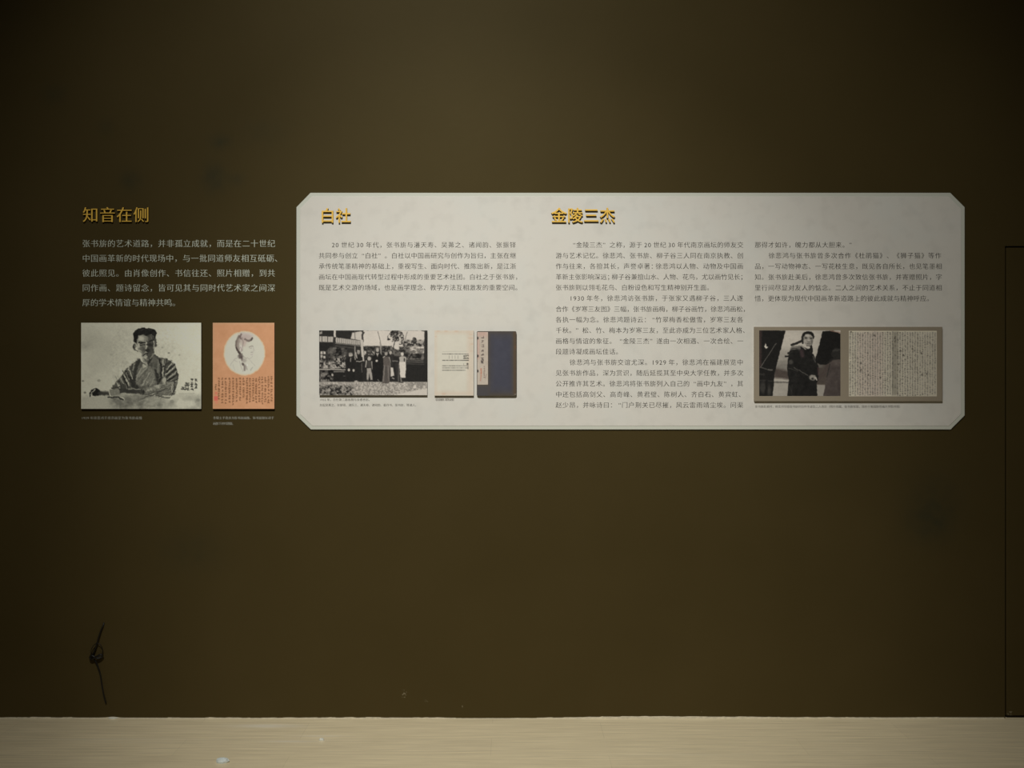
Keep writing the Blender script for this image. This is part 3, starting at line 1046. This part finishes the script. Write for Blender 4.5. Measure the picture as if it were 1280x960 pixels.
def paint_aviator():
    c = Canvas(949, 413, 1050.5, 495, 0, (940, 402, 8.725), 51, 14)
    c.tint = (1.0, .955, .875)
    c.img[:] = c.c(150)
    c.box(80, 90, 980, 300, 166, .8, 120)
    c.ell(330, 400, 120, 90, 116, .6, 90)
    c.ell(340, 500, 110, 60, 92, .7, 60)
    c.ell(760, 250, 80, 160, 150, .6, 60)
    c.poly([(240, 500), (420, 545), (420, 632), (236, 612)], (60, 52, 47), .95, 34)
    c.poly([(220, 622), (420, 640), (420, 815), (220, 815)], 134, .95, 10)
    c.line([(236, 632), (412, 650)], 16, 146); c.line([(236, 662), (408, 664)], 15, 72, .9, 12)
    c.mottle(6, 60, 20)
    # propeller blade and frame at the edge
    c.poly([(70, 90), (366, 98), (332, 230), (282, 420), (248, 560), (236, 700), (222, 815), (70, 815)], 24)
    c.box(78, 95, 102, 500, (62, 48, 44), .7, 24)
    c.poly([(145, 235), (155, 265), (176, 275), (158, 298), (134, 272)], 172)
    c.line([(88, 505), (150, 410), (264, 236)], 6, 88)
    c.line([(100, 500), (160, 522)], 10, 66); c.line([(176, 525), (220, 528)], 14, 74)
    c.line([(82, 570), (130, 575)], 18, 46, .8, 14); c.line([(84, 640), (220, 650)], 14, 48, .8, 14)
    c.ell(120, 720, 36, 60, 52, .8, 30); c.ell(185, 750, 20, 50, 62, .7, 30)
    c.line([(160, 650), (150, 812)], 26, 24)
    # engine cowling behind the second person
    c.poly([(700, 440), (970, 420), (970, 700), (700, 690)], (62, 55, 49), .95, 20)
    c.poly([(700, 690), (815, 700), (785, 815), (700, 815)], 128)
    c.ell(740, 480, 40, 24, 96, .6, 20)
    c.poly([(768, 104), (880, 100), (970, 134), (970, 470), (740, 470), (694, 440), (692, 395), (742, 220)], 23)
    c.line([(850, 96), (970, 124)], 14, (120, 96, 82), .7)
    c.poly([(970, 408), (885, 418), (832, 458), (806, 640), (778, 815), (970, 815)], (63, 56, 52))
    c.ell(915, 450, 60, 36, (80, 72, 66), .7, 40)
    c.mottle(9, 40, 40, 3, c.region(790, 430, 970, 815, 20))
    c.ell(922, 350, 56, 62, 36); c.line([(885, 318), (950, 306)], 18, 56, .8, 14)
    c.line([(832, 480), (780, 570), (715, 625)], 46, (64, 56, 51)); c.line([(848, 470), (815, 600)], 12, 40, .8)
    # standing person in a flying coat
    c.poly([(415, 300), (530, 268), (600, 290), (668, 350), (722, 480), (728, 600), (705, 680), (712, 815), (384, 815), (400, 640), (385, 500), (394, 390)], 26)
    c.mottle(7, 36, 36, 3, c.region(400, 320, 720, 800, 20))
    c.line([(432, 256), (490, 235), (545, 212)], 26, 36)
    c.poly([(410, 292), (440, 266), (525, 262), (530, 300), (420, 312)], 98, .85)
    c.line([(430, 300), (470, 290), (520, 312)], 12, 56, .9)
    c.line([(365, 380), (400, 376), (440, 362)], 18, 30); c.line([(398, 345), (440, 330)], 20, 34)
    c.line([(538, 262), (596, 312)], 13, 122); c.line([(540, 320), (548, 370)], 36, (58, 46, 46), .8, 20)
    c.line([(592, 320), (646, 300)], 30, 24); c.line([(640, 250), (650, 330)], 26, 30)
    c.ell(425, 440, 24, 24, 66, .8, 20); c.line([(460, 505), (540, 545), (610, 590)], 8, 76, .85); c.line([(405, 510), (500, 540)], 8, 56, .8)
    c.line([(665, 380), (690, 440)], 14, 74, .7); c.line([(715, 500), (724, 580)], 10, (66, 48, 48), .8)
    c.ell(660, 612, 38, 27, 132, .9, 14); c.ell(660, 622, 14, 11, 44); c.line([(690, 610), (704, 640)], 12, 150); c.line([(640, 590), (690, 592)], 8, 118)
    c.line([(410, 700), (430, 760)], 8, 52, .7); c.line([(440, 690), (430, 790)], 7, 46, .7)
    # head
    c.ell(612, 160, 68, 56, 26)
    c.line([(550, 170), (552, 235)], 20, 40)
    c.poly([(562, 170), (580, 148), (610, 134), (640, 142), (660, 168), (668, 205), (656, 245), (628, 270), (590, 262), (566, 230)], 128)
    c.ell(605, 150, 24, 14, 156, .9, 12)
    c.line([(572, 170), (600, 172)], 7, 54); c.line([(628, 172), (656, 176)], 7, 50)
    c.ell(588, 184, 13, 7, 48); c.ell(642, 186, 12, 7, 44)
    c.ell(618, 205, 10, 20, 146, .9, 10); c.line([(608, 222), (630, 222)], 6, 66)
    c.line([(600, 240), (636, 240)], 7, 62); c.ell(578, 212, 12, 14, 146, .8, 10)
    c.ell(652, 220, 10, 24, 76, .8, 12); c.line([(596, 262), (640, 262)], 10, 60, .8)
    c.mottle(5, 16)
    return c


def paint_letter():
    c = Canvas(1061, 413.5, 1171, 495.5, (147, 141, 124), (1050, 402, 8.729), 61)
    c.mottle(5, 140)
    c.box(190, 100, 470, 816, (148, 134, 122), .6, 60)
    c.box(96, 100, 1056, 112, (166, 160, 138), .6, 12)
    c.ell(105, 420, 16, 30, (178, 170, 146), .7, 16)
    c.box(350, 100, 420, 816, (142, 130, 118), .5, 30)
    c.box(574, 110, 634, 800, (110, 105, 90), .8, 30)
    c.line([(578, 240), (576, 770)], 10, (92, 88, 76), .7, 16)
    x = 112
    while x < 1050:
        c.line([(x + 13, 108), (x + 13, 808)], 3, (164, 159, 142), .28, 8)
        y = 118 + c.rnd.uniform(0, 8)
        while y < 804:
            v = c.rnd.choice((78, 90, 100, 108, 116))
            if x > 850: v += 12
            c.character(x + c.rnd.uniform(-2, 2), y, 16, (v, v * .96, v * .88), .8, 4.4)
            y += c.rnd.uniform(17, 22)
        x += 27.2
    for x, y in ((120, 115), (372, 150), (600, 180), (600, 220), (790, 300), (228, 452), (225, 525), (440, 612), (310, 580), (660, 315), (945, 570), (895, 578), (890, 345), (635, 468), (690, 365)):
        c.character(x, y, 20, (66, 62, 54), .85, 5)
    return c


# ------------------------------------------------------------------ the introduction on the bare wall
TH = 0.012
raised_characters('知音在侧', 102.6, 21.15, 268.3, 20.4, 0.0, 0.010, 0.006,
                  ['raised gold character at the start of the four-character heading on the bare dark wall',
                   'second raised gold character of the heading on the bare dark wall, shaped 音',
                   'third raised gold character of the heading on the bare dark wall, shaped 在',
                   'last raised gold character of the heading on the bare dark wall, shaped 侧'],
                  'gold heading characters on the bare wall', level=-0.008)


def text_thing(name, lines, depth, mat, label, cat, size, thin=(-0.003, -0.014), part='lettering'):
    cx = (min(l[1] for l in lines) + max(l[2] for l in lines)) / 2
    cy = sum(l[3] for l in lines) / len(lines)
    e = bpy.data.objects.new(name, None)
    COL.objects.link(e)
    e.empty_display_size = 0.05
    loc = P(cx, cy, depth)
    e.location = loc
    e['_origin'] = loc
    tag(e, label, cat)
    for t, x0, x1, yc in lines:
        mesh_obj(part, *line_mesh(t, x0, x1, yc, size, depth, thin), mat, parent=e)
    return e


text_thing('wall_text', [
    ('张书旂的艺术道路，并非孤立成就，而是在二十世纪', 102.6, 344.5, 304.3),
    ('中国画革新的时代现场中，与一批同道师友相互砥砺、', 102.6, 353.5, 322.8),
    ('彼此照见。由肖像创作、书信往还、照片相赠，到共', 102.6, 344.5, 341.3),
    ('同作画、题诗留念，皆可见其与同时代艺术家之间深', 102.6, 344.5, 359.8),
    ('厚的学术情谊与精神共鸣。', 102.6, 225.5, 378.2)], 0.0006, M_WHITE_INK,
    'five lines of pale lettering under the gold heading on the bare dark wall', 'wall text', 10.2)
text_thing('wall_caption', [('1929 年徐悲鸿于南京画室为张书旂画像', 101.8, 178.0, 522.4)], 0.0006, M_WHITE_SMALL,
           'single tiny line of pale caption under the grey seated portrait print', 'caption', 4.2)
text_thing('wall_caption', [('李毅士于南京为张书旂画像，张书旂题长诗于', 266.2, 342.5, 522.4), ('画像下并作题跋。', 266.2, 293.5, 529.4)], 0.0006, M_WHITE_SMALL,
           'two tiny lines of pale caption under the orange print', 'caption', 3.9)


def mounted(name, x0, y0, x1, y1, base, thick, mat, label, cat, group=None, poly=None):
    d = base + thick
    V, F = prism(poly or rect(x0, y0, x1, y1, d), base + 0.0004, d, 0.0005)
    o = mesh_obj(name, V, F, mat, loc=P((x0 + x1) / 2, y1, base))
    return tag(o, label, cat, group)


o = mounted('mounted_print', 101.5, 403.5, 251.5, 511, 0.0, TH, M_BOARD, 'wide grey print of a robed person seated with folded arms, on the bare dark wall', 'print', 'prints on the bare wall')
picture_mesh('printed_picture', paint_portrait(), TH, LIGHT['portrait'], M_PRINT, o)
o = mounted('mounted_print', 266, 403.5, 343, 511, 0.0, TH, M_BOARD, 'upright orange print with a head sketched in a pale circle above columns of handwriting', 'print', 'prints on the bare wall')
picture_mesh('printed_picture', paint_poem(), TH, LIGHT['poem'], M_PRINT, o)

# ------------------------------------------------------------------ the white panel
PT = 0.007


def panel_material(name, c0, c1, c2):
    m, nt, b = new_mat(name)
    N, L = nt.nodes.new, nt.links.new
    geo = N('ShaderNodeNewGeometry')
    n = N('ShaderNodeTexNoise'); n.inputs['Scale'].default_value = 2.6; n.inputs['Detail'].default_value = 6; n.inputs['Roughness'].default_value = .6
    L(geo.outputs['Position'], n.inputs['Vector'])
    r = N('ShaderNodeValToRGB')
    r.color_ramp.elements[0].position = 0.32; r.color_ramp.elements[0].color = (*c0, 1)
    r.color_ramp.elements[1].position = 0.68; r.color_ramp.elements[1].color = (*c2, 1)
    e = r.color_ramp.elements.new(0.5); e.color = (*c1, 1)
    L(n.outputs['Fac'], r.inputs['Fac'])
    n2 = N('ShaderNodeTexNoise'); n2.inputs['Scale'].default_value = 17; n2.inputs['Detail'].default_value = 5
    L(geo.outputs['Position'], n2.inputs['Vector'])
    r2 = N('ShaderNodeValToRGB')
    r2.color_ramp.elements[0].position = 0.28; r2.color_ramp.elements[0].color = (.93, .93, .93, 1)
    r2.color_ramp.elements[1].position = 0.5; r2.color_ramp.elements[1].color = (1, 1, 1, 1)
    L(n2.outputs['Fac'], r2.inputs['Fac'])
    mx = N('ShaderNodeMix'); mx.data_type = 'RGBA'; mx.blend_type = 'MULTIPLY'; mx.inputs[0].default_value = 1
    L(r.outputs['Color'], mx.inputs[6]); L(r2.outputs['Color'], mx.inputs[7])
    L(mx.outputs[2], b.inputs['Base Color'])
    b.inputs['Roughness'].default_value = .7
    b.inputs['Specular IOR Level'].default_value = .2
    return m


M_PANEL = panel_material('off_white_paper_print', (.755, .72, .655), (.765, .738, .675), (.745, .738, .685))
M_EDGE = simple_mat('pale_green_white_board_edge', (.66, .675, .59), .6)


def octagon(i, d):
    pts = [(388.5, 537 - i), (1188.5, 537 - i), (1206 - i, 519.5), (1206 - i, 259), (1188, 241 + i), (388, 241 + i), (370.5 + i, 259), (370.5 + i, 519.5)]
    q = i * .414
    pts = [(388.5 + q, 537 - i), (1188.5 - q, 537 - i), (1206 - i, 519.5 - q), (1206 - i, 259 + q), (1188 - q, 241 + i), (388 + q, 241 + i), (370.5 + i, 259 + q), (370.5 + i, 519.5 - q)]
    return [(P(x, y, d)[0], P(x, y, d)[2]) for x, y in pts]


V, F = prism(octagon(0, PT), 0.0004, PT, 0.0012)
panel = mesh_obj('information_panel', V, F, M_EDGE, loc=P(788, 537, 0))
tag(panel, 'long off-white text panel with clipped corners on the dark wall', 'panel')
FD = PT + 0.0012
V, F = prism(octagon(4.6, FD), PT, FD, 0.0006)
mesh_obj('paper_face', V, F, M_PANEL, parent=panel)['label'] = 'mottled off-white printed face'

raised_characters('白社', 399.4, 19.8, 269.3, 19.6, FD, 0.010, 0.012,
                  ['raised gold character 白 at the start of the two-character heading on the white panel',
                   'raised gold character 社 ending the two-character heading on the white panel'],
                  'gold heading characters on the white panel')
raised_characters('金陵三杰', 688.6, 20.2, 269.0, 20.0, FD, 0.010, 0.012,
                  ['raised gold character 金 at the start of the four-character heading on the white panel',
                   'raised gold character 陵, second in the four-character heading on the white panel',
                   'raised gold character 三 of three bars in the heading on the white panel',
                   'raised gold character 杰 ending the four-character heading on the white panel'],
                  'gold heading characters on the white panel')

TD = FD + 0.0005


def panel_text(name, lines, size, mat, label=None, thin=(-0.001, -0.016)):
    e = bpy.data.objects.new(name, None)
    COL.objects.link(e)
    e.parent = panel
    e['_origin'] = panel['_origin']
    if label: e['label'] = label
    paragraphs = []
    for k, (t, x0, x1, yc) in enumerate(lines):
        if k == 0 or (x0 - min(l[1] for l in lines) > 8): paragraphs.append([])
        paragraphs[-1].append(line_mesh(t, x0, x1, yc, size, TD, thin))
    for p in paragraphs:
        mesh_obj('lettering', *merge(p), mat, parent=e)


C1 = 398.2
panel_text('text_column', [
    ('20 世纪 30 年代，张书旂与潘天寿、吴茀之、诸闻韵、张振铎', 414.6, 645.6, 306.0),
    ('共同参与创立“白社”。白社以中国画研究与创作为旨归，主张在继', C1, 645.6, 319.4),
    ('承传统笔墨精神的基础上，重视写生、面向时代、推陈出新，是江浙', C1, 645.6, 332.7),
    ('画坛在中国画现代转型过程中形成的重要艺术社团。白社之于张书旂，', C1, 652.0, 346.0),
    ('既是艺术交游的场域，也是画学理念、教学方法互相激发的重要空间。', C1, 652.0, 359.3)], 8.0, M_INK)
C2, E2 = 694.4, 929.6
panel_text('text_column', [
    ('“金陵三杰”之称，源于 20 世纪 30 年代南京画坛的师友交', 711.6, E2, 306.0),
    ('游与艺术记忆。徐悲鸿、张书旂、柳子谷三人同在南京执教、创', C2, E2, 319.4),
    ('作与往来，各擅其长，声誉卓著：徐悲鸿以人物、动物及中国画', C2, E2, 332.7),
    ('革新主张影响深远；柳子谷兼擅山水、人物、花鸟，尤以画竹见长；', C2, 931.0, 346.0),
    ('张书旂则以翎毛花鸟、白粉设色和写生精神别开生面。', C2, 891.5, 359.3),
    ('1930 年冬，徐悲鸿访张书旂，于张家又遇柳子谷，三人遂', 711.8, E2, 372.7),
    ('合作《岁寒三友图》三幅，张书旂画梅，柳子谷画竹，徐悲鸿画松，', C2, 936.5, 386.2),
    ('各执一幅为念。徐悲鸿题诗云：“竹翠梅香松傲雪，岁寒三友各', C2, E2, 399.5),
    ('千秋。”松、竹、梅本为岁寒三友，至此亦成为三位艺术家人格、', C2, 936.5, 412.8),
    ('画格与情谊的象征。“金陵三杰”遂由一次相遇、一次合绘、一', C2, E2, 426.2),
    ('段题诗凝成画坛佳话。', C2, 778.0, 439.4),
    ('徐悲鸿与张书旂交谊尤深。1929 年，徐悲鸿在福建展览中', 711.8, E2, 452.8),
    ('见张书旂作品，深为赏识，随后延揽其至中央大学任教，并多次', C2, E2, 466.1),
    ('公开推许其艺术。徐悲鸿将张书旂列入自己的“画中九友”，其', C2, E2, 479.5),
    ('中还包括高剑父、高奇峰、黄君璧、陈树人、齐白石、黄宾虹、', C2, 931.5, 492.9),
    ('赵少昂，并咏诗曰：“门户荆关已尽摧，风云雷雨靖尘埃。问渠', C2, E2, 506.2)], 8.1, M_INK)
C3, E3 = 943.2, 1178.0
panel_text('text_column', [
    ('那得才如许，魄力都从大胆来。”', C3, 1069.5, 306.0),
    ('徐悲鸿与张书旂曾多次合作《杜鹃猫》、《狮子猫》等作', 960.5, 1177.4, 319.4),
    ('品，一写动物神态、一写花枝生意，既见各自所长，也见笔墨相', C3, E3, 332.8),
    ('知。张书旂赴美后，徐悲鸿曾多次致信张书旂，并寄赠照片，字', C3, E3, 346.2),
    ('里行间尽显对友人的惦念。二人之间的艺术关系，不止于同道相', C3, E3, 359.6),
    ('惜，更体现为现代中国画革新道路上的彼此成就与精神呼应。', C3, 1166.5, 373.0)], 8.1, M_INK)
panel_text('caption_text', [('1932 年，白社第二届画展与会者合影。', 399.4, 464.5, 499.6),
                            ('左起吴茀之、张振铎、诸乐三、潘天寿、诸闻韵、姜丹书、张书旂、等诸人。', 399.4, 522.5, 506.3)], 3.7, M_INK_SMALL)
panel_text('caption_text', [('《白社画册》扉页与封面', 542.6, 566.5, 499.6)], 3.4, M_INK_SMALL)
panel_text('caption_text', [('张书旂赴美时，徐悲鸿写给张书旂的信件手迹及二人合影（照片收藏，张书旂家属，现存于美国斯坦福大学图书馆）', 943.6, 1127.5, 508.2)], 3.7, M_INK_SMALL)


def rounded(x0, y0, x1, y1, r, d):
    out = []
    for cx, cy, a0 in ((x1 - r, y0 + r, 0), (x0 + r, y0 + r, 90), (x0 + r, y1 - r, 180), (x1 - r, y1 - r, 270)):
        for k in range(5):
            a = math.radians(a0 + 22.5 * k)
            p = P(cx + r * math.cos(a), cy - r * math.sin(a), d)
            out.append((p[0], p[2]))
    return out


TH2 = 0.0115
D2 = FD + TH2
o = mounted('mounted_photograph', 399, 413, 534, 494, FD, TH2, M_BOARD, 'black and white group photograph of people in a garden, on the white panel', 'photograph')
picture_mesh('printed_picture', paint_group(), D2, LIGHT['group'], M_PRINT, o)
o = mounted('mounted_print', 543, 413, 592, 494.5, FD, TH2, M_BOARD, 'small cream title page print between the group photograph and the dark blue cover', 'print', 'book prints on the white panel')
picture_mesh('printed_picture', paint_page(), D2, LIGHT['page'], M_PRINT, o)
o = mounted('mounted_print', 596, 414, 645.5, 494.7, FD, TH2, M_BOARD, 'small dark blue book cover print with a pale title strip, on the white panel', 'print', 'book prints on the white panel',
            poly=rounded(596, 414, 645.5, 494.7, 1.6, D2))
picture_mesh('printed_picture', paint_cover(), D2, LIGHT['notebook'], M_PRINT, o, round_corner=1.6 * S)
picture_mesh('title_slip', paint_slip(), D2, LIGHT['notebook'], M_PRINT, o, label='pale pinkish vertical title strip', lift=0.0008)
o = mounted('mounted_display', 943, 408.5, 1178, 501.5, FD, TH2, M_TAUPE, 'wide taupe board with a photograph and a handwritten letter, on the white panel', 'display board')
picture_mesh('printed_photograph', paint_aviator(), D2, LIGHT['plane'], M_PRINT, o, label='dark photograph of two people shaking hands')
picture_mesh('printed_letter', paint_letter(), D2, LIGHT['letter'], M_PRINT, o, label='grey letter covered in small handwriting')


# ------------------------------------------------------------------ cable stub at the foot of the wall, debris on the floor
def cable():
    q = lambda x, y, d: P(60 + x / 4.8, 760 + y / 4.8, d)
    r = 0.0032
    loc = P(115, 820, 0)
    main = [q(337, 88, -.002), q(330, 108, .005), q(316, 140, .008), q(303, 180, .010), q(290, 225, .012), q(276, 262, .012), q(266, 292, .010), q(284, 316, .011), q(300, 352, .012), q(314, 400, .012), q(324, 465, .011), q(334, 520, .009), q(348, 572, .004)]
    o = mesh_obj('cable_stub', *tube(smooth_path(main), r), simple_mat('black_cable_rubber', (0.006, 0.005, 0.004), 0.45), loc=loc, smooth=True)
    tag(o, 'thin black knotted cable stub hanging on the wall near the floor', 'cable')
    kn = [q(252, 292, .010), q(258, 306, .016), q(285, 296, .020), q(318, 280, .017), q(326, 292, .012), q(295, 302, .018), q(262, 285, .018), q(252, 300, .010)]
    mesh_obj('knot', *tube(smooth_path(kn), r * 1.35), o.data.materials[0], parent=o, smooth=True)
    lp = [q(258, 290, .012), q(260, 250, .014), q(276, 222, .014), q(300, 212, .014), q(320, 228, .014), q(328, 255, .014), q(322, 285, .014)]
    mesh_obj('wire_loop', *tube(smooth_path(lp), r * .45), o.data.materials[0], parent=o, smooth=True)


cable()


def floor_point(px, py):
    d = CZ / ((py - 480) * S) * DIST
    return ((px - 640) * S * d / DIST, -DIST + d)


def chip(px, py, sx, sy, sz, mat, label, seed, rz=0.0):
    """small broken flake of plaster lying on the floor"""
    rng = np.random.default_rng(seed)
    x, y = floor_point(px, py)
    V, F = [], []
    n = 9
    ca, sa = math.cos(rz), math.sin(rz)
    for lv, (k, z) in enumerate(((.9, 0.0), (1.0, .35), (.8, .85), (.3, 1.0))):
        for i in range(n):
            a = 2 * math.pi * i / n
            rr = k * (1 + .22 * (rng.random() - .5))
            u, w = math.cos(a) * sx * rr, math.sin(a) * sy * rr
            V.append((x + u * ca - w * sa, y + u * sa + w * ca, sz * z * (1 + .25 * (rng.random() - .5) * (lv > 0))))
    for l in range(3):
        for i in range(n):
            j = (i + 1) % n
            F.append((l * n + i, l * n + j, (l + 1) * n + j, (l + 1) * n + i))
    F.append(tuple(3 * n + i for i in range(n)))
    F.append(tuple(reversed(range(n))))
    o = mesh_obj('plaster_chip', V, F, mat, loc=(x, y, 0))
    tag(o, label, 'debris', 'chips on the floor')


M_CHIP = simple_mat('white_plaster', (.7, .7, .62), .8, noise=.15, scale=200)
M_CHIP2 = simple_mat('grey_plaster', (.68, .74, .72), .6, noise=.2, scale=150)
chip(278, 953, .026, .017, .016, M_CHIP2, 'largest pale bluish plaster flake on the floor, farthest from the wall', 3, .1)
chip(402, 925.5, .011, .009, .009, M_CHIP, 'small white plaster crumb on the floor away from the wall', 4)
chip(141, 898.6, .022, .006, .007, M_CHIP, 'long white plaster flake at the wall foot below the cable stub', 6, .03)

for ob in bpy.data.objects:
    if '_origin' in ob: del ob['_origin']
